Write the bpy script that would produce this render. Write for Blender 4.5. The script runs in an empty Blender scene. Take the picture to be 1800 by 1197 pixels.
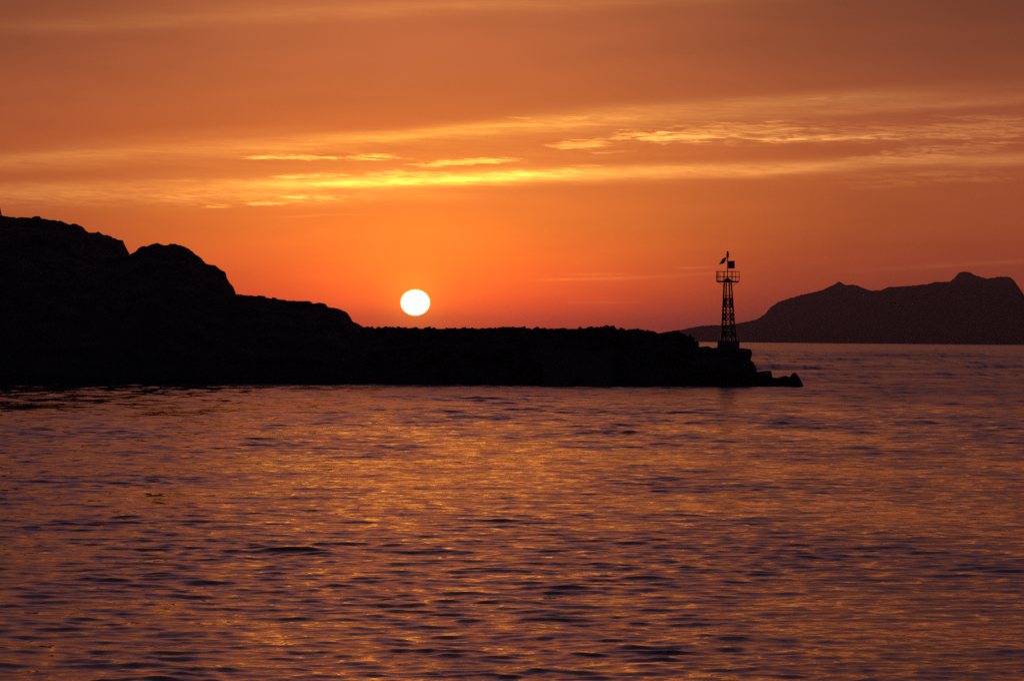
import bpy, bmesh, math, random
import numpy as np
from mathutils import Vector, Matrix, Quaternion

scene = bpy.context.scene
COL = scene.collection
random.seed(7)
rng = np.random.default_rng(11)

# ------------------------------------------------------------------ camera
FPX = 5577.0                 # focal length in photo pixels (1800 wide), from the sun's half degree
CAM_H = 4.54
ROLL = math.radians(0.50)
PITCH = math.atan(-3.1 / FPX)
_F0 = Vector((0, math.cos(PITCH), math.sin(PITCH)))
_R0 = Vector((1, 0, 0))
_U0 = _R0.cross(_F0)
CR = _R0 * math.cos(ROLL) + _U0 * math.sin(ROLL)
CU = -_R0 * math.sin(ROLL) + _U0 * math.cos(ROLL)
CF = _F0
cam_data = bpy.data.cameras.new('camera')
cam_data.sensor_fit = 'HORIZONTAL'
cam_data.sensor_width = 36.0
cam_data.lens = 36.0 * FPX / 1800.0
cam_data.clip_start = 0.5
cam_data.clip_end = 120000.0
cam = bpy.data.objects.new('camera', cam_data)
COL.objects.link(cam)
m = Matrix.Identity(4)
for i in range(3):
    m[i][0], m[i][1], m[i][2] = CR[i], CU[i], -CF[i]
m[2][3] = CAM_H
cam.matrix_world = m
scene.camera = cam


def P(px, py, Y):
    """Point of the place seen at photo pixel (px, py), Y metres out from the camera."""
    d = CF + CR * ((px - 900.0) / FPX) - CU * ((py - 598.5) / FPX)
    s = Y / d.y
    return Vector((d.x * s, Y, CAM_H + d.z * s))


def UV(px, py):
    """Azimuth and elevation (degrees) of a photo pixel."""
    d = (CF + CR * ((px - 900.0) / FPX) - CU * ((py - 598.5) / FPX)).normalized()
    return math.degrees(math.atan2(d.x, d.y)), math.degrees(math.asin(d.z))


SUN_AZ, SUN_EL = UV(730, 532)

# ------------------------------------------------------------------ picture settings
scene.view_settings.view_transform = 'Standard'
scene.view_settings.look = 'None'
scene.view_settings.exposure = 0.0
scene.view_settings.gamma = 1.0
scene.view_settings.use_curve_mapping = False
scene.render.engine = 'CYCLES'
scene.cycles.use_denoising = False
scene.cycles.max_bounces = 6
scene.cycles.volume_bounces = 0
scene.cycles.sample_clamp_indirect = 1.0

# ------------------------------------------------------------------ node helper
class N:
    """A socket with arithmetic: builds Math nodes."""
    def __init__(self, tree, sock):
        self.t, self.s = tree, sock

    def _m(self, op, *others, clamp=False):
        n = self.t.nodes.new('ShaderNodeMath')
        n.operation = op
        n.use_clamp = clamp
        self.t.links.new(self.s, n.inputs[0])
        for i, o in enumerate(others):
            if isinstance(o, N):
                self.t.links.new(o.s, n.inputs[i + 1])
            else:
                n.inputs[i + 1].default_value = o
        return N(self.t, n.outputs[0])

    def __add__(self, o): return self._m('ADD', o)
    def __sub__(self, o): return self._m('SUBTRACT', o)
    def __mul__(self, o): return self._m('MULTIPLY', o)
    def __truediv__(self, o): return self._m('DIVIDE', o)
    __radd__ = __add__
    __rmul__ = __mul__
    def rsub(self, c): return (self * -1.0) + c
    def pow(self, o): return self._m('POWER', o)
    def sq(self): return self._m('MULTIPLY', self)
    def exp(self): return self._m('EXPONENT')
    def sqrt(self): return self._m('SQRT')
    def abs(self): return self._m('ABSOLUTE')
    def max(self, o): return self._m('MAXIMUM', o)
    def min(self, o): return self._m('MINIMUM', o)
    def atan2(self, o): return self._m('ARCTAN2', o)
    def asin(self): return self._m('ARCSINE')
    def sat(self): return self._m('ADD', 0.0, clamp=True)

    def smooth(self, a, b, lo=0.0, hi=1.0):
        n = self.t.nodes.new('ShaderNodeMapRange')
        n.interpolation_type = 'SMOOTHSTEP'
        self.t.links.new(self.s, n.inputs[0])
        for i, v in enumerate((a, b, lo, hi)):
            n.inputs[i + 1].default_value = v
        return N(self.t, n.outputs[0])


def srgb(r, g, b):
    def f(c):
        c /= 255.0
        return c / 12.92 if c <= 0.04045 else ((c + 0.055) / 1.055) ** 2.4
    return (f(r), f(g), f(b), 1.0)


def combine(t, x, y, z):
    n = t.nodes.new('ShaderNodeCombineXYZ')
    for i, v in enumerate((x, y, z)):
        if isinstance(v, N):
            t.links.new(v.s, n.inputs[i])
        else:
            n.inputs[i].default_value = v
    return n.outputs[0]


def noise(t, vec, scale=1.0, detail=5.0, rough=0.55, dist=0.0):
    n = t.nodes.new('ShaderNodeTexNoise')
    n.noise_dimensions = '3D'
    n.inputs['Scale'].default_value = scale
    n.inputs['Detail'].default_value = detail
    n.inputs['Roughness'].default_value = rough
    n.inputs['Distortion'].default_value = dist
    t.links.new(vec, n.inputs['Vector'])
    return n


def ramp(t, fac, stops, interp='LINEAR'):
    n = t.nodes.new('ShaderNodeValToRGB')
    n.color_ramp.interpolation = interp
    el = n.color_ramp.elements
    while len(el) < len(stops):
        el.new(0.5)
    for e, (p, c) in zip(el, stops):
        e.position = p
    for e, (p, c) in zip(el, stops):
        e.position = p
        e.color = c
    t.links.new(fac.s, n.inputs[0])
    return n.outputs[0]


def mixc(t, fac, a, b, mode='MIX'):
    n = t.nodes.new('ShaderNodeMix')
    n.data_type = 'RGBA'
    n.blend_type = mode
    n.clamp_result = False
    for sock, v in ((n.inputs[0], fac), (n.inputs[6], a), (n.inputs[7], b)):
        if isinstance(v, N):
            t.links.new(v.s, sock)
        elif isinstance(v, bpy.types.NodeSocket):
            t.links.new(v, sock)
        else:
            sock.default_value = v
    return n.outputs[2]


# ------------------------------------------------------------------ world: dusk sky, cloud streaks, the low sun
world = bpy.data.worlds.new('World')
scene.world = world
world.use_nodes = True
T = world.node_tree
T.nodes.clear()
tc = T.nodes.new('ShaderNodeTexCoord')
sep = T.nodes.new('ShaderNodeSeparateXYZ')
T.links.new(tc.outputs['Generated'], sep.inputs[0])
dx, dy, dz = (N(T, sep.outputs[i]) for i in range(3))
AZ = dx.atan2(dy) * (180 / math.pi)
EL = dz.asin() * (180 / math.pi)
PPD = FPX * math.pi / 180.0            # photo pixels per degree

elp = (EL.max(0.0) / 90.0)

NEAR = [(0.0, (210, 60, 38)), (0.35, (272, 88, 42)), (0.8, (298, 110, 42)), (1.3, (288, 126, 44)), (2.0, (268, 136, 48)),
        (2.7, (244, 128, 54)), (3.5, (222, 110, 50)), (4.1, (206, 107, 54)), (5.1, (195, 103, 60)),
        (6.2, (188, 101, 62)), (9, (192, 94, 58)), (14, (178, 98, 80)), (20, (150, 95, 102)), (28, (110, 74, 82)), (38, (84, 62, 76)),
        (60, (66, 56, 84)), (90, (50, 46, 74))]
FAR = [(0.0, (100, 33, 32)), (0.35, (122, 46, 36)), (0.8, (136, 54, 38)), (1.3, (146, 61, 40)), (2.0, (152, 69, 42)),
       (2.7, (156, 74, 45)), (3.5, (156, 76, 48)), (4.1, (152, 75, 50)), (5.1, (124, 63, 45)),
       (6.2, (101, 52, 40)), (9, (116, 62, 50)), (14, (110, 63, 60)), (20, (110, 70, 80)), (28, (94, 66, 86)), (38, (80, 60, 84)),
       (60, (62, 52, 80)), (90, (50, 46, 74))]
EAST = [(0.0, (24, 19, 27)), (5.0, (29, 23, 32)), (15, (28, 24, 36)), (40, (32, 29, 48)), (90, (50, 46, 74))]
near = ramp(T, elp, [(e / 90, srgb(*c)) for e, c in NEAR])
far = ramp(T, elp, [(e / 90, srgb(*c)) for e, c in FAR])
east = ramp(T, elp, [(e / 90, srgb(*c)) for e, c in EAST])

dAZ = AZ - SUN_AZ
w_near = ((dAZ / (EL * 0.65 + 4.0).max(4.0).min(5.9)).sq() * -1.0).exp()
w_east = dAZ.abs().smooth(11.0, 75.0)
base = mixc(T, w_near, far, near)
base = mixc(T, w_east, base, east)

# glow close round the sun
sdu = dAZ * PPD
sdv = (EL - SUN_EL) * PPD
glow_d = ((sdu / 150.0).sq() + ((sdv - 30.0) / 120.0).sq()) * -1.0
glow = glow_d.exp()
glow2 = (((sdu / 45.0).sq() + (sdv / 45.0).sq()) * -1.0).exp()

# thin cloud: noise fields stretched along the horizon
v1 = combine(T, AZ * 0.55, EL * 9.0, 0.0)
n1 = noise(T, v1, 1.0, 6.0, 0.6, 0.35)
v2 = combine(T, AZ * 2.6 + EL * 6.0, EL * 25.0, 3.7)
n2 = noise(T, v2, 1.0, 5.0, 0.64, 0.8)
v3 = combine(T, AZ * 0.35, EL * 2.2, 9.1)
n3 = noise(T, v3, 1.0, 3.0, 0.5, 0.2)
N1, N2, N3 = (N(T, n.outputs[0]) for n in (n1, n2, n3))
warp = (N3 - 0.5) * 0.16 + (N1 - 0.5) * 0.05

# a group that answers "how much of this streak lies here"
G = bpy.data.node_groups.new('cloud_streak', 'ShaderNodeTree')
for nm in ('u', 'v', 'grain', 'cu', 'cv', 'L', 'Th', 'slope', 'curve', 'amp', 'wisp'):
    G.interface.new_socket(nm, in_out='INPUT', socket_type='NodeSocketFloat')
G.interface.new_socket('out', in_out='OUTPUT', socket_type='NodeSocketFloat')
gi = G.nodes.new('NodeGroupInput')
go = G.nodes.new('NodeGroupOutput')
g = {s.name: N(G, s) for s in gi.outputs if s.name}
du = g['u'] - g['cu']
tt = du / g['L']
dv = g['v'] - g['cv'] - g['slope'] * du - g['curve'] * du.sq()
prof = ((tt.sq().sq() + (dv / g['Th']).sq()) * -1.0).exp()
soft = prof * (g['grain'] * 3.2 - 0.6).max(0.12)
hard = (prof * 0.75 + (g['grain'] - 0.5) * 3.8).smooth(0.22, 1.05) * prof.smooth(0.03, 0.55)
res = (soft + (hard - soft) * g['wisp']) * g['amp']
G.links.new(res.s, go.inputs[0])

UVw = EL + warp * 0.45
GR = (N1 * 0.55 + N2 * 0.45)
GW = (N1 * 0.35 + N2 * 0.65)


UVs = EL + warp * 1.1


def streak(cx, cy, L, Th, slope, amp, wisp=0.0, curve=0.0):
    """cloud streak given where the photograph shows it; kept as azimuth and elevation in the sky"""
    a, e = UV(cx, cy)
    n = T.nodes.new('ShaderNodeGroup')
    n.node_tree = G
    T.links.new(AZ.s, n.inputs['u'])
    T.links.new((UVs if wisp < 0.3 else UVw).s, n.inputs['v'])
    T.links.new((GR if wisp < 0.3 else GW).s, n.inputs['grain'])
    for k, v in (('cu', a), ('cv', e), ('L', L / PPD), ('Th', Th * (1.0 + 0.45 * wisp) / PPD), ('slope', -slope + math.tan(ROLL)),
                 ('curve', -curve * PPD), ('amp', amp), ('wisp', wisp)):
        n.inputs[k].default_value = v
    return N(T, n.outputs[0])


WARM = [  # cx, cy, half length, half thickness, slope (down to the right), amount, wispiness
    (800, 272, 480, 46, -0.06, 0.09, 0.0), (740, 240, 900, 15, -0.072, 0.12, 0.0), (820, 229, 330, 11, -0.085, 0.26, 0.1), (250, 262, 330, 9, -0.075, 0.09, 0.0),
    (320, 240, 240, 9, -0.075, 0.05, 0.0), (1290, 183, 330, 12, -0.055, 0.10, 0.0), (1620, 187, 260, 8, -0.065, 0.07, 0.0),
    (800, 314, 1150, 12, -0.030, 0.15, 0.0), (760, 317, 320, 9, -0.030, 0.55, 0.0), (1120, 304, 330, 12, -0.035, 0.15, 0.0),
    (740, 320, 170, 5, -0.022, 0.75, 0.4), (760, 312, 220, 22, -0.03, 0.10, 0.0), (1500, 288, 420, 9, -0.028, 0.08, 0.0),
    (300, 346, 420, 15, -0.015, 0.14, 0.35), (460, 347, 190, 13, -0.02, 0.16, 0.5), (650, 345, 170, 9, -0.02, 0.12, 0.2),
    (450, 30, 520, 14, -0.050, 0.05, 0.0), (870, 8, 500, 10, -0.02, 0.05, 0.0),
    (570, 277, 145, 4.0, -0.008, 0.85, 1.0), (640, 275, 55, 4, 0.0, 0.5, 1.0), (818, 285, 100, 4.5, -0.045, 1.0, 1.0), (545, 311, 75, 4.0, -0.05, 0.7, 1.0),
    (720, 305, 75, 5, -0.01, 0.6, 1.0), (955, 303, 75, 5, -0.01, 0.6, 0.8), (885, 309, 60, 3, 0.0, 0.3, 1.0),
    (545, 348, 60, 3.0, 0.06, 0.65, 1.0), (480, 358, 55, 3.2, -0.09, 0.55, 1.0), (380, 364, 35, 2.5, -0.03, 0.35, 1.0),
    (1030, 292, 30, 2, 0.0, 0.35, 1.0), (1080, 267, 48, 2.2, -0.04, 0.25, 1.0),
    (1018, 209, 30, 3, -0.06, 0.3, 1.0), (915, 208, 25, 2, 0.05, 0.2, 1.0), (310, 318, 70, 1.8, 0.0, 0.12, 0.7),
    (1015, 254, 62, 7, -0.02, 0.55, 1.0), (1130, 240, 60, 9, 0.05, 0.55, 1.0), (1190, 244, 95, 6, -0.01, 0.40, 0.8), (1290, 233, 150, 15, -0.01, 0.30, 0.9),
    (1430, 243, 160, 6, 0.005, 0.20, 0.7), (1390, 247, 90, 2.5, 0.01, 0.25, 1.0), (1630, 231, 270, 14, -0.02, 0.16, 0.8),
    (1620, 240, 220, 5, -0.01, 0.10, 0.8), (1655, 266, 120, 9, -0.07, 0.17, 1.0), (1530, 277, 60, 5, -0.06, 0.10, 1.0), (1770, 252, 70, 2, 0.0, 0.13, 0.8),
    (1640, 307, 190, 4, -0.015, 0.08, 0.8), (1640, 318, 170, 3.5, -0.02, 0.08, 0.8), (1580, 327, 90, 3, -0.02, 0.05, 0.9), (1730, 207, 110, 4, 0.03, 0.08, 1.0), (1440, 174, 20, 2, 0.0, 0.10, 1.0),
]
RED = [
    (1035, 489, 85, 2.2, -0.02, 0.17, 0.4), (1190, 484, 130, 2.4, -0.035, 0.06, 0.2), (1050, 481, 55, 1.8, 0.0, 0.14, 0.6),
    (1222, 471, 35, 1.8, 0.0, 0.09, 0.4), (1055, 531, 75, 2.2, 0.0, 0.06, 0.3), (1690, 464, 200, 4, -0.05, 0.04, 0.2),
    (565, 379, 75, 1.5, 0.0, 0.09, 0.2),
]
warm = None
for s in WARM:
    k = streak(*s)
    warm = k if warm is None else warm + k
red = None
for s in RED:
    k = streak(*s)
    red = k if red is None else red + k


def scaled(fac, color):
    n = T.nodes.new('ShaderNodeVectorMath')
    n.operation = 'SCALE'
    n.inputs[0].default_value = color
    T.links.new(fac.s, n.inputs['Scale'])
    return n.outputs[0]


def vadd(a, b):
    n = T.nodes.new('ShaderNodeVectorMath')
    n.operation = 'ADD'
    T.links.new(a, n.inputs[0])
    T.links.new(b, n.inputs[1])
    return n.outputs[0]


# gentle unevenness of the upper veil
veil = (N3 - 0.5) * 0.22 + 1.0
vs = T.nodes.new('ShaderNodeVectorMath')
vs.operation = 'SCALE'
T.links.new(base, vs.inputs[0])
T.links.new(veil.s, vs.inputs['Scale'])
tot = vs.outputs[0]
tot = vadd(tot, scaled(glow, (0.26, 0.085, 0.0)))
tot = vadd(tot, scaled(glow2, (0.30, 0.15, 0.004)))
clouded = vadd(tot, scaled(warm * w_near, (1.22, 0.66, 0.08)))
clouded = vadd(clouded, scaled(warm * w_near.rsub(1.0), (1.15, 0.56, 0.15)))
clouded = vadd(clouded, scaled(red, (1.0, 0.42, 0.10)))
# the sun itself, flattened by refraction
sd = ((sdu / 25.2).sq() + (sdv / 22.2).sq()).sqrt()
disc = sd.smooth(1.035, 0.955)
limb = sd.smooth(1.13, 0.99)
sunny = vadd(tot, scaled(limb, (0.8, 0.45, 0.02)))
sunny = vadd(sunny, scaled(disc, (3.2, 2.9, 2.4)))


def background(col):
    n = T.nodes.new('ShaderNodeBackground')
    T.links.new(col, n.inputs['Color'])
    n.inputs['Strength'].default_value = 1.0
    return n


def pick(fac, a_, b_):
    n = T.nodes.new('ShaderNodeMixShader')
    T.links.new(fac.s, n.inputs[0])
    T.links.new(a_.outputs[0], n.inputs[1])
    T.links.new(b_.outputs[0], n.inputs[2])
    return n


# the cloud streaks lie between one and seven degrees up; elsewhere only the clear sky and the sun are worked out
in_belt = EL._m('GREATER_THAN', 0.55) * EL._m('LESS_THAN', 6.9) * AZ.abs()._m('LESS_THAN', 24.0)
near_sun = sd._m('LESS_THAN', 1.3)
bg_light = pick(near_sun, pick(in_belt, background(tot), background(clouded)), background(sunny))
sky_tex = T.nodes.new('ShaderNodeTexSky')
sky_tex.sky_type = 'NISHITA'
sky_tex.sun_disc = False
sky_tex.sun_elevation = math.radians(SUN_EL)
sky_tex.sun_rotation = math.radians(SUN_AZ)
sky_tex.dust_density = 3.0
bg_air = T.nodes.new('ShaderNodeBackground')
T.links.new(sky_tex.outputs[0], bg_air.inputs['Color'])
bg_air.inputs['Strength'].default_value = 0.004
add = T.nodes.new('ShaderNodeAddShader')
T.links.new(bg_light.outputs[0], add.inputs[0])
T.links.new(bg_air.outputs[0], add.inputs[1])
wo = T.nodes.new('ShaderNodeOutputWorld')
T.links.new(add.outputs[0], wo.inputs['Surface'])
world.cycles.sampling_method = 'NONE'

# ------------------------------------------------------------------ sun lamp, same direction as the disc
a, e = math.radians(SUN_AZ), math.radians(SUN_EL)
sdir = Vector((math.sin(a) * math.cos(e), math.cos(a) * math.cos(e), math.sin(e)))
sl = bpy.data.lights.new('sun', 'SUN')
sl.energy = 0.4
sl.angle = math.radians(0.53)
sl.color = (1.0, 0.33, 0.20)
sun = bpy.data.objects.new('sun', sl)
sun.rotation_euler = sdir.to_track_quat('Z', 'Y').to_euler()
sun.location = sdir * 2000
COL.objects.link(sun)


# ------------------------------------------------------------------ materials
def material(name):
    mt = bpy.data.materials.new(name)
    mt.use_nodes = True
    t = mt.node_tree
    b = t.nodes['Principled BSDF']
    return mt, t, b


def simple(name, c1, c2, scale, rough=0.8, metal=0.0, bump=0.0, bscale=None, spec=0.1):
    mt, t, b = material(name)
    co = t.nodes.new('ShaderNodeTexCoord')
    n = noise(t, co.outputs['Object'], scale, 8.0, 0.65, 0.3)
    t.links.new(ramp(t, N(t, n.outputs[0]), [(0.3, c1), (0.7, c2)]), b.inputs['Base Color'])
    b.inputs['Roughness'].default_value = rough
    b.inputs['Metallic'].default_value = metal
    b.inputs['Specular IOR Level'].default_value = spec
    if bump:
        n2_ = noise(t, co.outputs['Object'], bscale or scale * 3, 8.0, 0.7)
        bp = t.nodes.new('ShaderNodeBump')
        bp.inputs['Strength'].default_value = bump
        bp.inputs['Distance'].default_value = 0.15
        t.links.new(n2_.outputs[0], bp.inputs['Height'])
        t.links.new(bp.outputs[0], b.inputs['Normal'])
    return mt


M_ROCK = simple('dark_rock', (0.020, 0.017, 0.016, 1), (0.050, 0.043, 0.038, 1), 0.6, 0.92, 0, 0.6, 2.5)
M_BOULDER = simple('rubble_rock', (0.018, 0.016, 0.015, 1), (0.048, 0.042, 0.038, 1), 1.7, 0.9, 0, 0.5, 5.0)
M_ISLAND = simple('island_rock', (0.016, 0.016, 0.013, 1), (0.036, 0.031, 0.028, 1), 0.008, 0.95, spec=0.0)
M_CONC = simple('weathered_concrete', (0.09, 0.085, 0.08, 1), (0.16, 0.15, 0.14, 1), 1.5, 0.9, 0, 0.3, 8.0)
M_STEEL = simple('painted_steel', (0.05, 0.035, 0.03, 1), (0.11, 0.075, 0.06, 1), 4.0, 0.6, 0.3)
M_PANEL = simple('solar_cells', (0.012, 0.016, 0.035, 1), (0.02, 0.026, 0.05, 1), 6.0, 0.25)
M_ALU = simple('aluminium_frame', (0.25, 0.25, 0.26, 1), (0.35, 0.35, 0.36, 1), 5.0, 0.5, 0.7)
M_LAMP = simple('lantern_paint', (0.10, 0.10, 0.10, 1), (0.16, 0.16, 0.15, 1), 9.0, 0.5)
M_LENS = simple('lantern_lens', (0.12, 0.03, 0.02, 1), (0.16, 0.04, 0.03, 1), 9.0, 0.15)

# sea water
M_SEA, t, b = material('sea_water')
b.inputs['Base Color'].default_value = (0.010, 0.012, 0.020, 1)
b.inputs['IOR'].default_value = 1.333
geo = t.nodes.new('ShaderNodeNewGeometry')
sp = t.nodes.new('ShaderNodeSeparateXYZ')
t.links.new(geo.outputs['Position'], sp.inputs[0])
X, Y = N(t, sp.outputs[0]), N(t, sp.outputs[1])
ripple = noise(t, combine(t, X * 2.2, Y * 6.5, 0.0), 1.0, 5.0, 0.72, 0.8)
gust = noise(t, combine(t, X * 0.05, Y * 0.028, 2.0), 1.0, 3.0, 0.55, 0.5)
amp = N(t, gust.outputs[0]).smooth(0.35, 0.65, 0.26, 0.50)
lee = (X + 8.0).min(0.0) * 4.0                        # calmer under the headland
wind = Y + lee + (N(t, gust.outputs[0]) - 0.5) * 130.0       # the open water beyond is wind-roughened
t.links.new(wind.smooth(150.0, 300.0, 0.03, 0.23).s, b.inputs['Roughness'])
calm = X.smooth(-4.0, -30.0) * Y.smooth(120.0, 200.0) * -0.72 + 1.0
amp = amp * (calm * 0.5 + 0.5)
vm = t.nodes.new('ShaderNodeVectorMath'); vm.operation = 'SUBTRACT'
t.links.new(ripple.outputs['Color'], vm.inputs[0]); vm.inputs[1].default_value = (0.5, 0.5, 0.5)
vm2 = t.nodes.new('ShaderNodeVectorMath'); vm2.operation = 'MULTIPLY'
t.links.new(vm.outputs[0], vm2.inputs[0]); vm2.inputs[1].default_value = (1.2, 1.0, 0.0)
vm3 = t.nodes.new('ShaderNodeVectorMath'); vm3.operation = 'SCALE'
t.links.new(vm2.outputs[0], vm3.inputs[0]); t.links.new(amp.s, vm3.inputs['Scale'])
chop = noise(t, combine(t, X * 1.5, Y * 1.5, 12.0), 1.0, 4.0, 0.66, 0.7)          # short steep wavelets
vc1 = t.nodes.new('ShaderNodeVectorMath'); vc1.operation = 'SUBTRACT'
t.links.new(chop.outputs['Color'], vc1.inputs[0]); vc1.inputs[1].default_value = (0.5, 0.5, 0.5)
vc2 = t.nodes.new('ShaderNodeVectorMath'); vc2.operation = 'MULTIPLY'
t.links.new(vc1.outputs[0], vc2.inputs[0]); vc2.inputs[1].default_value = (0.28, 0.44, 0.0)
vc4 = t.nodes.new('ShaderNodeVectorMath'); vc4.operation = 'SCALE'
t.links.new(vc2.outputs[0], vc4.inputs[0]); t.links.new(calm.s, vc4.inputs['Scale'])
vc2 = vc4
vc3 = t.nodes.new('ShaderNodeVectorMath'); vc3.operation = 'ADD'
t.links.new(vm3.outputs[0], vc3.inputs[0]); t.links.new(vc2.outputs[0], vc3.inputs[1])
vm3 = vc3
swell = noise(t, combine(t, X * 0.42, Y * 0.075, 5.0), 1.0, 5.0, 0.66, 0.5)      # cat's-paws on the farther water
vs1 = t.nodes.new('ShaderNodeVectorMath'); vs1.operation = 'SUBTRACT'
t.links.new(swell.outputs['Color'], vs1.inputs[0]); vs1.inputs[1].default_value = (0.5, 0.5, 0.5)
vs2 = t.nodes.new('ShaderNodeVectorMath'); vs2.operation = 'MULTIPLY'
t.links.new(vs1.outputs[0], vs2.inputs[0]); vs2.inputs[1].default_value = (0.3, 1.0, 0.0)
vs3 = t.nodes.new('ShaderNodeVectorMath'); vs3.operation = 'SCALE'
t.links.new(vs2.outputs[0], vs3.inputs[0]); t.links.new(Y.smooth(170.0, 340.0, 0.0, 0.75).s, vs3.inputs['Scale'])
vs4 = t.nodes.new('ShaderNodeVectorMath'); vs4.operation = 'ADD'
t.links.new(vm3.outputs[0], vs4.inputs[0]); t.links.new(vs3.outputs[0], vs4.inputs[1])
far_paw = noise(t, combine(t, X * 0.30, Y * 0.017, 8.0), 1.0, 5.0, 0.7, 0.4)
fp = (N(t, far_paw.outputs[0]) - 0.5) * Y.smooth(280.0, 400.0, 0.0, -0.95)
vs5 = t.nodes.new('ShaderNodeVectorMath'); vs5.operation = 'ADD'
t.links.new(vs4.outputs[0], vs5.inputs[0]); t.links.new(combine(t, 0.0, fp, 0.0), vs5.inputs[1])
vs4 = vs5
vm4 = t.nodes.new('ShaderNodeVectorMath'); vm4.operation = 'ADD'
t.links.new(vs4.outputs[0], vm4.inputs[0]); t.links.new(geo.outputs['Normal'], vm4.inputs[1])
vm5 = t.nodes.new('ShaderNodeVectorMath'); vm5.operation = 'NORMALIZE'
t.links.new(vm4.outputs[0], vm5.inputs[0])
t.links.new(vm5.outputs[0], b.inputs['Normal'])


# ------------------------------------------------------------------ mesh helpers
def grid_mesh(name, XX, YY, ZZ, mat, smooth=True):
    """A sheet from 2-D coordinate arrays."""
    r, c = XX.shape
    me = bpy.data.meshes.new(name)
    co = np.stack([XX, YY, ZZ], -1).astype(np.float32).reshape(-1, 3)
    idx = np.arange(r * c, dtype=np.int32).reshape(r, c)
    q = np.stack([idx[:-1, :-1], idx[:-1, 1:], idx[1:, 1:], idx[1:, :-1]], -1).reshape(-1)
    nf = (r - 1) * (c - 1)
    me.vertices.add(r * c)
    me.vertices.foreach_set('co', co.ravel())
    me.loops.add(nf * 4)
    me.loops.foreach_set('vertex_index', q)
    me.polygons.add(nf)
    me.polygons.foreach_set('loop_start', np.arange(nf, dtype=np.int32) * 4)
    me.polygons.foreach_set('use_smooth', np.full(nf, smooth))
    me.update(calc_edges=True)
    me.materials.append(mat)
    return me


def link(name, me, parent=None):
    o = bpy.data.objects.new(name, me)
    COL.objects.link(o)
    if parent:
        o.parent = parent
    return o


def props(o, label=None, cat=None, group=None, kind=None):
    if label: o['label'] = label
    if cat:
        o['category'] = cat
        o['kind'] = 'thing'
    if group: o['group'] = group
    if kind: o['kind'] = kind
    return o


def empty(name, loc):
    o = bpy.data.objects.new(name, None)
    o.location = loc
    COL.objects.link(o)
    return o


def sstep(a, b, x):
    t_ = np.clip((x - a) / (b - a), 0, 1)
    return t_ * t_ * (3 - 2 * t_)


def vnoise(x, y, seed):
    """smooth value noise on arrays, -1..1"""
    r = np.random.default_rng(seed)
    tab = r.uniform(-1, 1, (256, 256))
    xi, yi = np.floor(x).astype(int), np.floor(y).astype(int)
    fx, fy = x - xi, y - yi
    fx, fy = fx * fx * (3 - 2 * fx), fy * fy * (3 - 2 * fy)
    g_ = lambda i, j: tab[(i) & 255, (j) & 255]
    a_ = g_(xi, yi) * (1 - fx) + g_(xi + 1, yi) * fx
    b_ = g_(xi, yi + 1) * (1 - fx) + g_(xi + 1, yi + 1) * fx
    return a_ * (1 - fy) + b_ * fy


def fbm(x, y, seed, octs=5):
    s, a_, tot_ = 0, 1.0, 0.0
    for k in range(octs):
        s = s + a_ * vnoise(x * 2 ** k, y * 2 ** k, seed + k)
        tot_ += a_
        a_ *= 0.55
    return s / tot_


# ------------------------------------------------------------------ sea
rows = list(np.linspace(-260, 14, 18))
y = 16.0
while y < 335:
    rows.append(y)
    dy_ = 0.45 if y < 26 else (0.16 if y < 33 else 0.066 * (max(y, 40) / 40) ** 0.58)
    y += dy_
while y < 34000:
    rows.append(y)
    dy_ = min(dy_ * 1.012, y * (0.0034 if y < 900 else (0.0085 if y < 9500 else 0.06)))
    y += dy_
rows = np.array(rows)
tcol = np.concatenate([[-9, -5, -3, -1.8, -1.1, -0.7, -0.45, -0.32, -0.25], np.linspace(-0.205, 0.205, 372),
                       [0.25, 0.32, 0.45, 0.7, 1.1, 1.8, 3, 5, 9]])
base_w = np.maximum(rows, 30.0)
YY = np.repeat(rows[:, None], len(tcol), 1)
XX = np.clip(base_w[:, None] * tcol[None, :], -18000, 18000)
drow = np.gradient(rows)
dcol = base_w * (0.41 / 371)
NW = 170
lam = np.exp(rng.uniform(math.log(0.25), math.log(9.0), NW))
lam = np.concatenate([lam, np.exp(rng.uniform(math.log(9), math.log(70), 44))])
phi = math.radians(6) + rng.normal(0, 1, len(lam)) * np.radians(np.where(lam < 0.4, 38, np.where(lam < 9, 27, 28)))
ph = rng.uniform(0, 2 * math.pi, len(lam))
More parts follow.
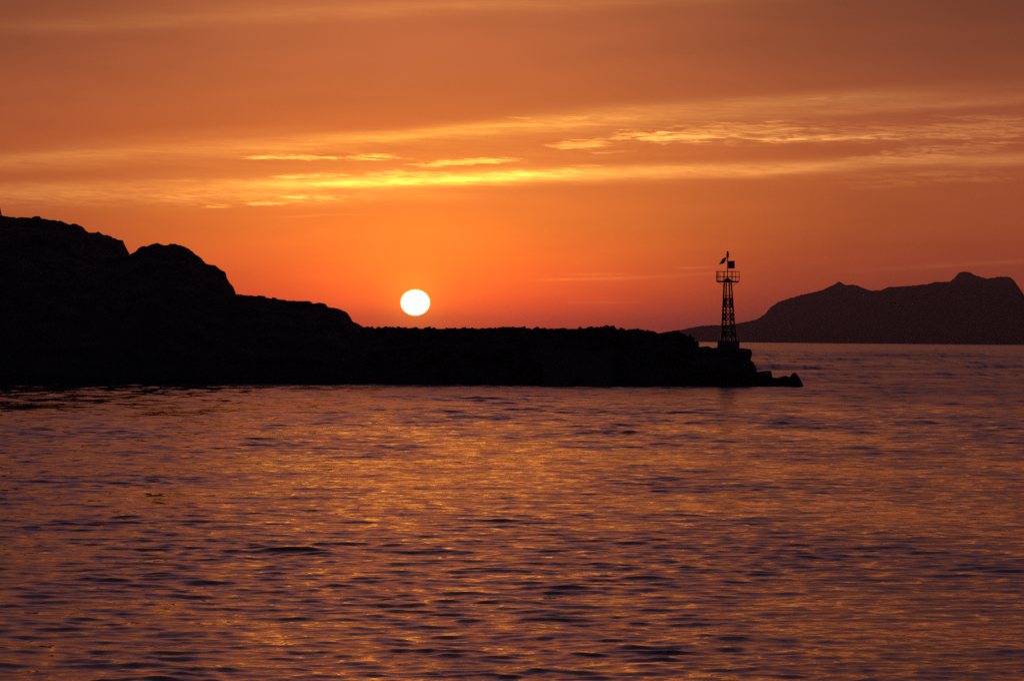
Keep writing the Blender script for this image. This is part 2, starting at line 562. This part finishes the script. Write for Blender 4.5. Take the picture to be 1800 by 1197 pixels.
# slope carried by each wave: most in the half-metre to three-metre chop
sl_w = np.where(lam < 9, 0.0085 * np.exp(-((np.log(lam / 0.5)) / 0.75) ** 2) + 0.0100 * (1 - 0.75 * sstep(1.8, 6, lam)), 0.018)
ZZ = np.zeros_like(YY)
DX = np.zeros_like(YY)
DY = np.zeros_like(YY)
gustf = 0.85 + 0.8 * fbm(XX / 26.0 + 40, YY / 60.0 + 40, 31, 3) + 0.95 * fbm(XX / 5.0 + 70, YY / 11.0 + 70, 37, 3)
gustf = np.clip(gustf, 0.2, 1.9)
leef = 1 - 0.55 * sstep(5, 30, -XX) * sstep(130, 210, YY)      # shelter under the headland
fan = (np.abs(tcol) < 0.21)
for L_, p_, q_, s_ in zip(lam, phi, ph, sl_w):
    k = 2 * math.pi / L_
    kx, ky = k * math.sin(p_), -k * math.cos(p_)
    d_eff = np.maximum(drow, dcol * max(abs(math.sin(p_)), 0.15))
    w = sstep(2.6, 5.0, L_ / d_eff)
    if L_ >= 9:
        w = w * (1 - sstep(14, 34, L_ / d_eff)) * (1 - sstep(2200, 5200, rows))
    w = np.where((rows > 15) & (rows < 8000), w, 0)
    sel = w > 0.001
    if not sel.any():
        continue
    i0, i1 = np.argmax(sel), len(sel) - np.argmax(sel[::-1])
    xs, ys = XX[i0:i1], YY[i0:i1]
    arg = (kx * xs + ky * ys + q_).astype(np.float32)
    A = (s_ / k) * w[i0:i1, None]
    if 1.0 < L_ < 9:
        A = A * (0.72 + 0.28 * sstep(60, 130, rows[i0:i1]))[:, None]
    if 1.6 < L_ < 9:
        A = A * (1.0 + 0.9 * sstep(85, 170, rows[i0:i1]))[:, None]
    A = A * (0.78 + 0.22 * sstep(45, 85, rows[i0:i1]))[:, None]
    if L_ < 9:
        A = A * leef[i0:i1]
    if L_ < 4:
        A = A * gustf[i0:i1]
    c_, n_ = np.cos(arg), np.sin(arg)
    ZZ[i0:i1] += A * c_
    DX[i0:i1] -= 1.2 * A * math.sin(p_) * n_
    DY[i0:i1] += 1.2 * A * math.cos(p_) * n_
edge = np.where(fan, 1.0, 0.0)[None, :]
XX = XX + DX * edge
YY = YY + DY * edge
ZZ = ZZ * edge
sea = link('sea', grid_mesh('sea', XX, YY, ZZ, M_SEA))
props(sea, 'rippled dusk sea reflecting the orange sky', kind='structure')
del XX, YY, ZZ, DX, DY, gustf


# ------------------------------------------------------------------ land: height fields under a surveyed skyline
def front_line(px):
    return 310.0 + (px - 900.0) / 900.0 * 10.5


def hill(name, prof, ridge_y, back_y, mat, seed, rough=0.18, terr=0.0, step=0.16, front=None, power=0.55, drop=0.0, blocks=1.0):
    prof = np.array(prof, float)
    pxs = np.arange(prof[0, 0], prof[-1, 0], step * FPX / ridge_y)
    pys = np.interp(pxs, prof[:, 0], prof[:, 1]) + drop
    rid = [P(a_, b_, ridge_y) for a_, b_ in zip(pxs, pys)]
    rx = np.array([v.x for v in rid])
    rz = np.array([v.z for v in rid])
    nf, nb = 46, 26
    s = np.concatenate([np.linspace(0, 1, nf), 1 + np.linspace(0, 1, nb + 1)[1:]])
    fy = np.array([front_line(a_) for a_ in pxs]) if front is None else np.full(len(pxs), front)
    S = np.repeat(s[:, None], len(rx), 1)
    fyn = fy + 0.9 * fbm(rx / 3.0 + 9, rx * 0 + 3, seed + 50, 4)
    Yg = np.where(S <= 1, fyn[None] + (ridge_y - fyn[None]) * S, ridge_y + (back_y - ridge_y) * (S - 1))
    Xg = rx[None, :] * (Yg / ridge_y)
    shape = np.where(S <= 1, np.clip(S, 0, 1) ** power, np.clip(1 - (S - 1) ** 1.6, -0.2, 1))
    if terr > 0:
        nst = 7
        q = shape * nst + 0.25 * fbm(Xg / 5, Yg / 5, seed + 90, 3)
        stepped = (np.floor(q) + sstep(0.55, 0.95, q - np.floor(q))) / nst
        shape = np.where(S < 0.97, shape * (1 - terr) + np.minimum(stepped, shape * 1.02) * terr, shape)
    low = -1.6
    Zg = low + (rz[None] - low) * shape
    damp = np.clip(np.abs(S - 1) * 6, 0.3, 1)
    rb = np.random.default_rng(seed + 3)
    warpx = Xg + 0.4 * fbm(Xg / 1.5, Yg / 1.5, seed + 13, 3)
    for cell, a_ in ((1.9, 0.13), (0.7, 0.09)):            # bedding broken into blocks
        tab = rb.uniform(-1, 1, (512, 64))
        Zg = Zg + a_ * blocks * tab[np.floor(warpx / cell).astype(int) % 512, np.floor(Yg / (cell * 1.6)).astype(int) % 64] * np.clip(shape * 3, 0, 1)
    Zg = Zg + rough * damp * fbm(Xg / 2.2, Yg / 2.2, seed, 5) * 2.2 * np.clip(shape * 3, 0, 1)
    Zg = Zg + 0.06 * fbm(Xg / 0.5, Yg / 0.5, seed + 7, 3) * np.clip(shape * 3, 0, 1)
    return link(name, grid_mesh(name, Xg, Yg, Zg, mat, smooth=False))


HILL_A = [(-420, 340), (-300, 338), (-160, 345), (-60, 350), (-12, 352), (-1, 357), (1.5, 369), (3.6, 379), (15, 381), (33, 380), (57, 382.5), (58.6, 381),
          (70.7, 381.5), (72, 385), (96, 386.6), (108, 391), (120, 395.3), (128, 395), (132, 397), (144, 398.6), (156, 406.8), (174, 407.4),
          (182, 412), (195.5, 415), (197, 418), (216, 422.7), (217, 427), (222.5, 437.7), (227.7, 446), (240, 470), (258, 525),
          (275, 600), (290, 690)]
HILL_B = [(90, 640), (120, 570), (160, 505), (195, 465), (215, 451), (227, 446), (234.6, 443.8), (246.6, 435.6), (260, 433), (269, 427.8), (276.7, 427.8), (290, 431.7),
          (315.8, 431), (334, 438.6), (343, 449), (353.4, 452.8), (362.4, 464), (377.4, 466.3), (397, 479), (399, 487.4),
          (403, 496.4), (410.5, 505.4), (413.5, 513), (416, 520.4), (424, 548), (436, 600), (448, 690)]
HILL_C = [(330, 560), (380, 535), (416, 521), (422.5, 517), (437.5, 517), (455, 520), (475, 523.7), (495, 525.5), (512.5, 528), (520, 530.7), (550, 533), (572.5, 534.5), (575, 540.5),
          (600, 543.7), (611, 550), (616, 557), (620, 563.7), (625, 564.5), (630, 568.7), (637.5, 573.7), (650, 577), (670, 586), (700, 610), (720, 690)]
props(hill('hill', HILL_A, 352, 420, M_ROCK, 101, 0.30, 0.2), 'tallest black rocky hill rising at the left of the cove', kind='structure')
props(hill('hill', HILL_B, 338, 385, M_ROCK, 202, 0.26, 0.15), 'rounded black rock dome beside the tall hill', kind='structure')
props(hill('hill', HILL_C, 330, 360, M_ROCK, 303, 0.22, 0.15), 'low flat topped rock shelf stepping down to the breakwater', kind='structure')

BW = [(600, 640), (618, 600), (630, 584), (640, 574), (650, 572.5), (654, 573), (656, 578), (661, 577), (663, 575), (675, 573.7), (692, 573), (720, 576), (740, 575), (762, 573.7),
      (790, 575), (822, 573.7), (850, 575), (872, 575.5), (895, 575), (925, 575), (960, 575.7), (985, 575.7), (1007, 577.5), (1025, 575), (1050, 574.5), (1062, 572),
      (1077, 572), (1087, 575.7), (1110, 575.5), (1127, 577.5), (1142, 580), (1150, 583), (1162, 585), (1175, 582.5), (1190, 579), (1200, 582),
      (1203, 587), (1215, 588.7), (1220, 595.5), (1227, 599), (1228.5, 607), (1232, 612), (1240, 640), (1250, 700)]
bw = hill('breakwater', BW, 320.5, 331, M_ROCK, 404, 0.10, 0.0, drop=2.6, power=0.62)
props(bw, 'long low breakwater of piled dark rubble under the setting sun', 'breakwater')

POINT = [(1190, 640), (1205, 622), (1218, 611), (1229, 608.5), (1238, 607.8), (1245.5, 608.3), (1250, 610.6), (1260, 611), (1300, 611.5), (1312, 613.5), (1316, 624), (1322, 642), (1328, 658),
         (1338, 672), (1350, 690)]
pt = hill('rock_point', POINT, 321, 327, M_ROCK, 505, 0.05, 0.0, step=0.1, power=0.42)
props(pt, 'dark rocky point carrying the beacon tower at the end of the breakwater', 'rock')

ISLE = [(1010, 601), (1060, 596), (1110, 591), (1150, 587), (1185, 581), (1200.7, 579), (1214.5, 576.3), (1235, 572.5), (1266, 571.5), (1293.7, 569.4), (1314, 565.3), (1331.6, 560.8), (1345, 552), (1355.7, 538.8),
        (1369.5, 530), (1390, 524), (1417.7, 516), (1443.5, 511), (1459, 504), (1468, 499), (1474.5, 494.8), (1480, 498), (1486.6, 501), (1504, 500.6), (1512.4, 504), (1528, 511),
        (1548.6, 510), (1562, 505), (1593, 502.7), (1628, 500), (1647, 495.4), (1669, 495.4), (1677.8, 488.5), (1684.6, 480), (1693, 477.5), (1705, 478.6),
        (1712, 483.4), (1734.6, 489.6), (1762, 486), (1774, 486.8), (1783, 493), (1791, 505), (1800, 519), (1812, 540), (1835, 565), (1870, 585), (1920, 597), (1990, 603)]


def island():
    prof = np.array(ISLE, float)
    ry, fyv, by = 9000.0, 8350.0, 10400.0
    pxs = np.arange(prof[0, 0], prof[-1, 0], 1.0)
    pys = np.interp(pxs, prof[:, 0], prof[:, 1])
    pys = pys + 0.9 * fbm(pxs / 9.0, pxs * 0, 77, 4) + 0.8 * fbm(pxs / 2.6, pxs * 0 + 5, 78, 2)
    rid = [P(a_, b_, ry) for a_, b_ in zip(pxs, pys)]
    rx, rz = np.array([v.x for v in rid]), np.array([v.z for v in rid])
    s = np.concatenate([np.linspace(0, 1, 60), 1 + np.linspace(0, 1, 25)[1:]])
    S = np.repeat(s[:, None], len(rx), 1)
    Yg = np.where(S <= 1, fyv + (ry - fyv) * S, ry + (by - ry) * (S - 1))
    Xg = rx[None] * (Yg / ry)
    shape = np.where(S <= 1, S ** 0.7, 1 - (S - 1) ** 1.5)
    rid_n = fbm(Xg / 170.0, Yg / 320.0, 61, 5)
    Zg = -8 + (rz[None] + 8) * shape
    Zg = Zg - 38.0 * np.abs(rid_n) * np.clip((1 - S) * 4, 0, 1) * np.clip(S * 4, 0, 1) * np.clip(rz[None] / 120.0, 0.1, 1)
    o = link('island', grid_mesh('island', Xg, Yg, Zg, M_ISLAND, smooth=True))
    props(o, 'hazy mountainous island with a stepped summit on the horizon', kind='structure')


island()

# ------------------------------------------------------------------ rubble of the breakwater
def rock_mesh(name, seed, pts=16, sx=1.0, sy=1.0, sz=1.0, mat=M_BOULDER):
    r = random.Random(seed)
    bm = bmesh.new()
    for i in range(pts):
        v = Vector((r.gauss(0, 1), r.gauss(0, 1), r.gauss(0, 1))).normalized()
        v *= 0.5 * r.uniform(0.82, 1.1)
        for ax in range(3):        # broken, blocky faces
            v[ax] = max(-0.42, min(0.42, v[ax]))
        bm.verts.new((v.x * sx, v.y * sy, v.z * sz))
    g_ = bmesh.ops.convex_hull(bm, input=bm.verts)
    bmesh.ops.delete(bm, geom=[v for v in bm.verts if not v.link_faces], context='VERTS')
    bmesh.ops.recalc_face_normals(bm, faces=bm.faces)
    me = bpy.data.meshes.new(name)
    bm.to_mesh(me)
    bm.free()
    me.materials.append(mat)
    return me


ROCKS = [rock_mesh('boulder', 900 + i, 15 + i % 4, 1.15, 1.0, 0.85) for i in range(8)]
dg = bpy.context.evaluated_depsgraph_get()
from mathutils.bvhtree import BVHTree


def tree_of(o):
    me = o.data
    return BVHTree.FromPolygons([v.co[:] for v in me.vertices], [p.vertices[:] for p in me.polygons])


bw_tree = tree_of(bw)
prof = np.array(BW, float)
rr = random.Random(5)


def boulder_at(px, y_, size, lift, parent, tree, top_py=None):
    x_ = P(px, 590, y_).x
    hit = tree.ray_cast(Vector((x_, y_, 60)), Vector((0, 0, -1)))
    if hit[0] is None:
        return
    z_ = hit[0].z + lift * size
    if top_py is not None:
        z_ = min(z_, P(px, top_py, y_).z - 0.36 * size)
    if z_ < -0.3:
        return
    o = link('boulder', rr.choice(ROCKS), parent)
    o.location = (x_, y_, z_)
    o.rotation_euler = (rr.uniform(-0.5, 0.5), rr.uniform(-0.5, 0.5), rr.uniform(0, 6.28))
    o.scale = (size * rr.uniform(0.9, 1.35), size * rr.uniform(0.8, 1.1), size * rr.uniform(0.65, 0.95))


px = 640.0
while px < 1224:                                   # the crest, stone by stone
    sz = rr.choice([0.45, 0.55, 0.65, 0.8, 1.0, 1.2])
    tp = float(np.interp(px, prof[:, 0], prof[:, 1])) + rr.choice([-2.0, -0.8, 0, 0.4, 0.8, 1.4, 1.8])
    boulder_at(px, 320.5 + rr.uniform(-0.6, 0.4), sz, 0.35, bw, bw_tree, tp)
    px += sz * 17.4 * rr.uniform(0.3, 0.75)
for i in range(190):                               # and down the harbour slope
    px = rr.uniform(650, 1222)
    sfr = rr.uniform(0.05, 0.93)
    fl = front_line(px)
    boulder_at(px, fl + (320.5 - fl) * sfr, rr.uniform(0.6, 1.25), 0.12, bw, bw_tree,
               float(np.interp(px, prof[:, 0], prof[:, 1])) + 3)


# ------------------------------------------------------------------ rocks at the tip, each its own
def outline_rock(name, pts, yc, depth, seed, label, cat='rock'):
    """A rock whose broadest section has this outline; it swells and narrows through its depth."""
    P3 = [P(a_, b_, yc) for a_, b_ in pts]
    cx = sum(v.x for v in P3) / len(P3)
    zmin = min(v.z for v in P3)
    bm = bmesh.new()
    r = random.Random(seed)
    rings = []
    secs = [(-0.5, 0.62), (-0.36, 0.86), (-0.15, 0.97), (0.0, 1.0), (0.16, 0.96), (0.36, 0.82), (0.5, 0.55)]
    for dfrac, sc in secs:
        ring = []
        for v in P3:
            jx = r.uniform(-0.05, 0.05) if dfrac else 0
            jz = r.uniform(-0.06, 0.04) if dfrac else 0
            ring.append(bm.verts.new((cx + (v.x - cx) * sc + jx, yc + dfrac * depth + r.uniform(-0.08, 0.08), zmin + (v.z - zmin) * (sc ** 0.8) + jz)))
        rings.append(ring)
    n = len(P3)
    for a_, b_ in zip(rings[:-1], rings[1:]):
        for i in range(n):
            j = (i + 1) % n
            bm.faces.new((a_[i], a_[j], b_[j], b_[i]))
    bm.faces.new(rings[0])
    bm.faces.new(list(reversed(rings[-1])))
    bmesh.ops.triangulate(bm, faces=bm.faces)
    bmesh.ops.recalc_face_normals(bm, faces=bm.faces)
    me = bpy.data.meshes.new(name)
    bm.to_mesh(me)
    bm.free()
    me.materials.append(M_ROCK)
    return props(link(name, me), label, cat)


outline_rock('rock_slab', [(1290, 660), (1288, 612.5), (1301.6, 611.8), (1311, 612.6), (1320, 613.7), (1321.8, 618.8), (1319, 622.5), (1316.5, 626), (1315.5, 634), (1312, 660)],
             320.2, 3.2, 1, 'jutting rock slab overhanging the water beside the beacon plinth')
outline_rock('boulder', [(1296, 690), (1300, 640), (1310, 631), (1317.5, 631.5), (1324, 636.4), (1328, 644), (1330, 650), (1332, 660), (1336, 690)],
             319.4, 3.5, 2, 'rounded boulder at the foot of the jutting slab')
outline_rock('boulder', [(1322, 690), (1326, 655), (1331, 653.8), (1341, 652), (1349, 651.4), (1355.4, 651.6), (1356.8, 662), (1359, 690)],
             318.6, 3.0, 3, 'square topped block of rock low at the tip of the point')
outline_rock('boulder', [(1344, 690), (1350, 666), (1358, 663), (1367, 664.4), (1374, 661.5), (1381, 660.3), (1389, 662.8), (1394, 670), (1398, 690)],
             317.8, 2.8, 4, 'low hump of rock at the waterline between the block and the pointed rock')
outline_rock('boulder', [(1376, 690), (1384, 668), (1389, 661.5), (1393, 656.5), (1396.3, 654.2), (1400, 656.5), (1403, 659.8), (1408, 669), (1411.5, 675.5), (1414, 690)],
             317.2, 2.4, 5, 'pointed rock standing in the sea, outermost of the point')
outline_rock('boulder', [(1180, 690), (1188, 655), (1205, 641), (1225, 632), (1248, 630), (1270, 636), (1290, 648), (1306, 690)],
             317.0, 4.0, 6, 'broad dark boulder at the waterline below the beacon')


# ------------------------------------------------------------------ harbour walls on the near face
def ribbon_wall(name, line, y_list, thick, depth_down, label, cat):
    bm = bmesh.new()
    ring = []
    for (a_, b_), y_ in zip(line, y_list):
        p0 = P(a_, b_, y_)
        q = [(p0.x, y_, p0.z), (p0.x, y_ + thick, p0.z), (p0.x, y_ + thick, p0.z - depth_down), (p0.x, y_, p0.z - depth_down)]
        ring.append([bm.verts.new(c) for c in q])
    for a_, b_ in zip(ring[:-1], ring[1:]):
        for i in range(4):
            j = (i + 1) % 4
            bm.faces.new((a_[i], b_[i], b_[j], a_[j]))
    bm.faces.new(ring[0]); bm.faces.new(list(reversed(ring[-1])))
    bmesh.ops.recalc_face_normals(bm, faces=bm.faces)
    me = bpy.data.meshes.new(name)
    bm.to_mesh(me)
    bm.free()
    me.materials.append(M_CONC)
    return props(link(name, me), label, cat)


path_pts = [(430, 624), (480, 623), (540, 621), (600, 618), (640, 614.5), (690, 607), (730, 601.5), (765, 599), (800, 600), (830, 602), (870, 604.5), (910, 607)]
ribbon_wall('parapet_wall', path_pts, [front_line(a_) + 3.6 for a_, _ in path_pts], 0.45, 0.45,
            'thin curving concrete parapet on the dark slope below the sun', 'wall')
quay_pts = [(955, 621), (970, 619.5), (990, 617.8), (1010, 617), (1030, 617), (1050, 617.8), (1076, 619.5)]
ribbon_wall('quay_wall', quay_pts, [front_line(a_) + 0.6 for a_, _ in quay_pts], 2.2, 4.6,
            'squat concrete quay wall with a gently arched top on the breakwater face', 'wall')


# ------------------------------------------------------------------ beacon tower
def bar(bm, p0, p1, w, h=None):
    p0, p1 = Vector(p0), Vector(p1)
    h = h or w
    d = (p1 - p0).normalized()
    up = Vector((0, 0, 1)) if abs(d.z) < 0.9 else Vector((1, 0, 0))
    s_ = d.cross(up).normalized()
    u_ = s_.cross(d).normalized()
    vs_ = []
    for p in (p0, p1):
        for a_, b_ in ((-1, -1), (1, -1), (1, 1), (-1, 1)):
            vs_.append(bm.verts.new(p + s_ * (a_ * w / 2) + u_ * (b_ * h / 2)))
    for f in ((0, 1, 2, 3), (7, 6, 5, 4), (0, 4, 5, 1), (1, 5, 6, 2), (2, 6, 7, 3), (3, 7, 4, 0)):
        bm.faces.new([vs_[i] for i in f])


def lathe(bm, prof_, cx=0, cy=0, seg=16):
    rings = []
    for r_, z_ in prof_:
        rings.append([bm.verts.new((cx + r_ * math.cos(2 * math.pi * i / seg), cy + r_ * math.sin(2 * math.pi * i / seg), z_)) for i in range(seg)])
    for a_, b_ in zip(rings[:-1], rings[1:]):
        for i in range(seg):
            j = (i + 1) % seg
            bm.faces.new((a_[i], a_[j], b_[j], b_[i]))
    bm.faces.new(list(reversed(rings[0]))); bm.faces.new(rings[-1])


def part(name, bm, mat, parent):
    bmesh.ops.recalc_face_normals(bm, faces=bm.faces)
    me = bpy.data.meshes.new(name)
    bm.to_mesh(me)
    bm.free()
    me.materials.append(mat)
    return link(name, me, parent)


def bars(name, segs, w, parent, mat=M_STEEL, h=None):
    bm = bmesh.new()
    for p0, p1 in segs:
        bar(bm, p0, p1, w, h)
    return part(name, bm, mat, parent)


BY = 321.0
base_w_pt = P(1280.5, 599.0, BY)                 # top of the plinth
origin = P(1280.5, 613.5, BY)
PXM = FPX / BY                                    # pixels per metre at the tower
beacon = empty('beacon_tower', (origin.x, BY, origin.z))
props(beacon, 'lattice steel beacon tower with railed platform and lantern on the rocky point', 'beacon')


def L(px_, py_, dy_=0.0):
    """photo pixel to the tower's own coordinates, at depth dy_ from its axis"""
    p = P(px_, py_, BY + dy_)
    return Vector((p.x - origin.x, dy_, p.z - origin.z))


TH = math.radians(18)
zt = L(1280, 599).z
# plinth: a cast block with a chamfered top and a wider foot
bm = bmesh.new()
def block(bm, hw, z0, z1, hw2=None):
    hw2 = hw2 or hw
    c_, s_ = math.cos(TH + math.pi / 4), math.sin(TH + math.pi / 4)
    lo = [bm.verts.new((hw * math.cos(TH + k * math.pi / 2), hw * math.sin(TH + k * math.pi / 2), z0)) for k in range(4)]
    hi = [bm.verts.new((hw2 * math.cos(TH + k * math.pi / 2), hw2 * math.sin(TH + k * math.pi / 2), z1)) for k in range(4)]
    bm.faces.new(list(reversed(lo))); bm.faces.new(hi)
    for i in range(4):
        bm.faces.new((lo[i], lo[(i + 1) % 4], hi[(i + 1) % 4], hi[i]))
RPL = 19.8 / 0.951 / PXM
block(bm, RPL * 1.0, -0.9, zt - 0.06)
block(bm, RPL * 0.985, zt - 0.06, zt - 0.001, RPL * 0.94)
part('plinth', bm, M_CONC, beacon)

ytop = 494.5
def corner(k, py_):
    """leg axis at the height seen at photo row py_"""
    f = (599.0 - py_) / (599.0 - ytop)
    cx = 1280.5 + (1279.0 - 1280.5) * f
    R = (13.5 + (6.5 - 13.5) * f) / PXM
    c0 = L(cx, py_)
    return Vector((c0.x + R * math.cos(TH + k * math.pi / 2), R * math.sin(TH + k * math.pi / 2), c0.z))

for k in range(4):
    bars('leg', [(corner(k, 599.5), corner(k, ytop))], 0.15, beacon)
    bars('foot_plate', [(corner(k, 599.3) + Vector((0, 0, -0.005)), corner(k, 598.6))], 0.24, beacon)
levels = [519.5, 546.0, 568.0]
for lv in levels:
    for k in range(4):
        bars('cross_brace', [(corner(k, lv), corner(k + 1, lv))], 0.085, beacon)
        bars('gusset_plate', [(corner(k, lv - 1.8), corner(k, lv + 1.8))], 0.15, beacon)
for ya, yb in ((521.0, 545.0), (547.5, 567.0), (569.0, 594.0)):
    for k in range(4):
        bars('diagonal_brace', [(corner(k, ya), corner(k + 1, yb))], 0.08, beacon)
        bars('diagonal_brace', [(corner(k + 1, ya), corner(k, yb))], 0.08, beacon)
# ladder on the left face, between the two left legs
lad = bars('ladder', [(corner(1, 598) * 0.30 + corner(2, 598) * 0.70, corner(1, 495) * 0.30 + corner(2, 495) * 0.70)], 0.04, beacon)
lyy = 591.5
while lyy > 500:
    bars('rung', [(corner(1, lyy), corner(2, lyy))], 0.05, lad)
    lyy -= 7.8

# platform, railing
RP = 20.3 / 0.951 / PXM
zc = L(1279.3, ytop)
PCX, PZ = zc.x, zc.z


def pc(k, z_, r=1.0):
    return Vector((PCX + r * RP * math.cos(TH + k * math.pi / 2), r * RP * math.sin(TH + k * math.pi / 2), z_))


bm = bmesh.new()
lo = [bm.verts.new(pc(k, PZ - 0.04)) for k in range(4)]
hi = [bm.verts.new(pc(k, PZ + 0.04)) for k in range(4)]
bm.faces.new(list(reversed(lo))); bm.faces.new(hi)
for i in range(4):
    bm.faces.new((lo[i], lo[(i + 1) % 4], hi[(i + 1) % 4], hi[i]))
plat = part('platform', bm, M_STEEL, beacon)
bars('platform_beam', [(pc(k, PZ - 0.09, 0.985), pc(k + 1, PZ - 0.09, 0.985)) for k in range(4)], 0.07, plat)
RT = L(1279, 477.6).z
RM = L(1279, 486.6).z
for k in range(4):
    a_, b_ = pc(k, 0), pc(k + 1, 0)
    for f in (0.0, 0.5):
        q = a_.lerp(b_, f)
        bars('railing_post', [((q.x, q.y, PZ + 0.04), (q.x, q.y, RT + 0.04))], 0.062, beacon)
    for z_ in (RT, RM):
        d_ = (b_ - a_).normalized() * 0.09
        bars('handrail', [((a_.x - d_.x, a_.y - d_.y, z_), (b_.x + d_.x, b_.y + d_.y, z_))], 0.05, beacon)
    c1 = corner(k, 503.5)
    bars('bracket', [(c1, pc(k, PZ - 0.06, 0.93))], 0.035, beacon)
# doubled gate posts at the left corner
for off in (0.05, 0.11):
    q = pc(2, 0).lerp(pc(3, 0), off)
    bars('railing_post', [((q.x, q.y, PZ + 0.04), (q.x, q.y, RT + 0.03))], 0.06, beacon)
# mast on its tapered foot
mx = L(1279.0, 470).x
bm = bmesh.new()
lathe(bm, [(0.46, PZ + 0.04), (0.40, PZ + 0.09), (0.12, PZ + 0.33), (0.07, PZ + 0.36)], mx, 0, 8)
part('mast_foot', bm, M_STEEL, beacon)
bm = bmesh.new()
lathe(bm, [(0.05, PZ + 0.30), (0.05, L(1279, 453).z)], mx, 0, 12)
mast = part('mast', bm, M_STEEL, beacon)
z0 = L(1279, 453).z
zz = lambda py_: L(1279, py_).z
bm = bmesh.new()
lathe(bm, [(0.10, z0), (0.115, zz(452.4)), (0.115, zz(449.2)), (0.17, zz(448.7)), (0.17, zz(447.6)), (0.11, zz(447.2))], mx, 0, 16)
lant = part('lantern', bm, M_LAMP, beacon)
bm = bmesh.new()
lathe(bm, [(0.105, zz(447.2)), (0.115, zz(445.8)), (0.105, zz(443.8))], mx, 0, 16)
part('lens', bm, M_LENS, lant)
bm = bmesh.new()
lathe(bm, [(0.11, zz(443.8)), (0.085, zz(442.6)), (0.03, zz(441.4)), (0.01, zz(440.4))], mx, 0, 16)
part('cap', bm, M_LAMP, lant)
bars('crossbar', [((mx - 0.08, 0, zz(452.3)), (mx + 0.25, 0, zz(452.3)))], 0.03, mast)


def solar(corners, thick, brace):
    """panel from its four face corners; frame bars round the cells"""
    c = [Vector(v) for v in corners]
    nrm = (c[1] - c[0]).cross(c[3] - c[0]).normalized()
    bm = bmesh.new()
    f_ = [bm.verts.new(v + nrm * thick / 2) for v in c]
    k_ = [bm.verts.new(v - nrm * thick / 2) for v in c]
    bm.faces.new(f_); bm.faces.new(list(reversed(k_)))
    for i in range(4):
        bm.faces.new((f_[i], k_[i], k_[(i + 1) % 4], f_[(i + 1) % 4]))
    pn = part('solar_panel', bm, M_PANEL, beacon)
    bars('frame', [(c[i], c[(i + 1) % 4]) for i in range(4)], thick * 1.3, pn, M_ALU)
    bars('bracket', brace, 0.03, pn)


solar([L(1280.3, 459.2, -0.10), L(1291.0, 459.0, 0.06), L(1291.2, 471.8, -0.16), L(1280.5, 472.0, -0.32)], 0.035,
      [((mx, 0, zz(461)), L(1284, 461, -0.06)), ((mx, 0, zz(470)), L(1284, 470, -0.2))])
solar([L(1270.8, 455.0, -0.30), L(1277.2, 452.2, 0.18), L(1273.0, 462.6, 0.42), L(1264.4, 464.9, -0.10)], 0.03,
      [((mx, 0, zz(455)), L(1274.6, 455.5, 0.0)), ((mx, 0, zz(459)), L(1273, 460, 0.2))])

# ------------------------------------------------------------------ sea haze round everything
bm = bmesh.new()
bmesh.ops.create_cube(bm, size=1.0)
me = bpy.data.meshes.new('haze')
hx, hy0, hy1, hz0, hz1 = 19000.0, -400.0, 36000.0, -12.0, 240.0
for v in bm.verts:
    v.co = (v.co.x * 2 * hx, hy0 if v.co.y < 0 else hy1, hz0 if v.co.z < 0 else hz1)
bm.to_mesh(me)
bm.free()
mh = bpy.data.materials.new('haze')
mh.use_nodes = True
ht = mh.node_tree
ht.nodes.clear()
ho = ht.nodes.new('ShaderNodeOutputMaterial')
pv = ht.nodes.new('ShaderNodeVolumePrincipled')
pv.inputs['Color'].default_value = (0.85, 0.80, 0.88, 1)
pv.inputs['Density'].default_value = 2.4e-5
pv.inputs['Anisotropy'].default_value = 0.4
ht.links.new(pv.outputs[0], ho.inputs['Volume'])
me.materials.append(mh)
haze = link('haze', me)
props(haze, 'thin warm sea haze lying over the water', kind='stuff')
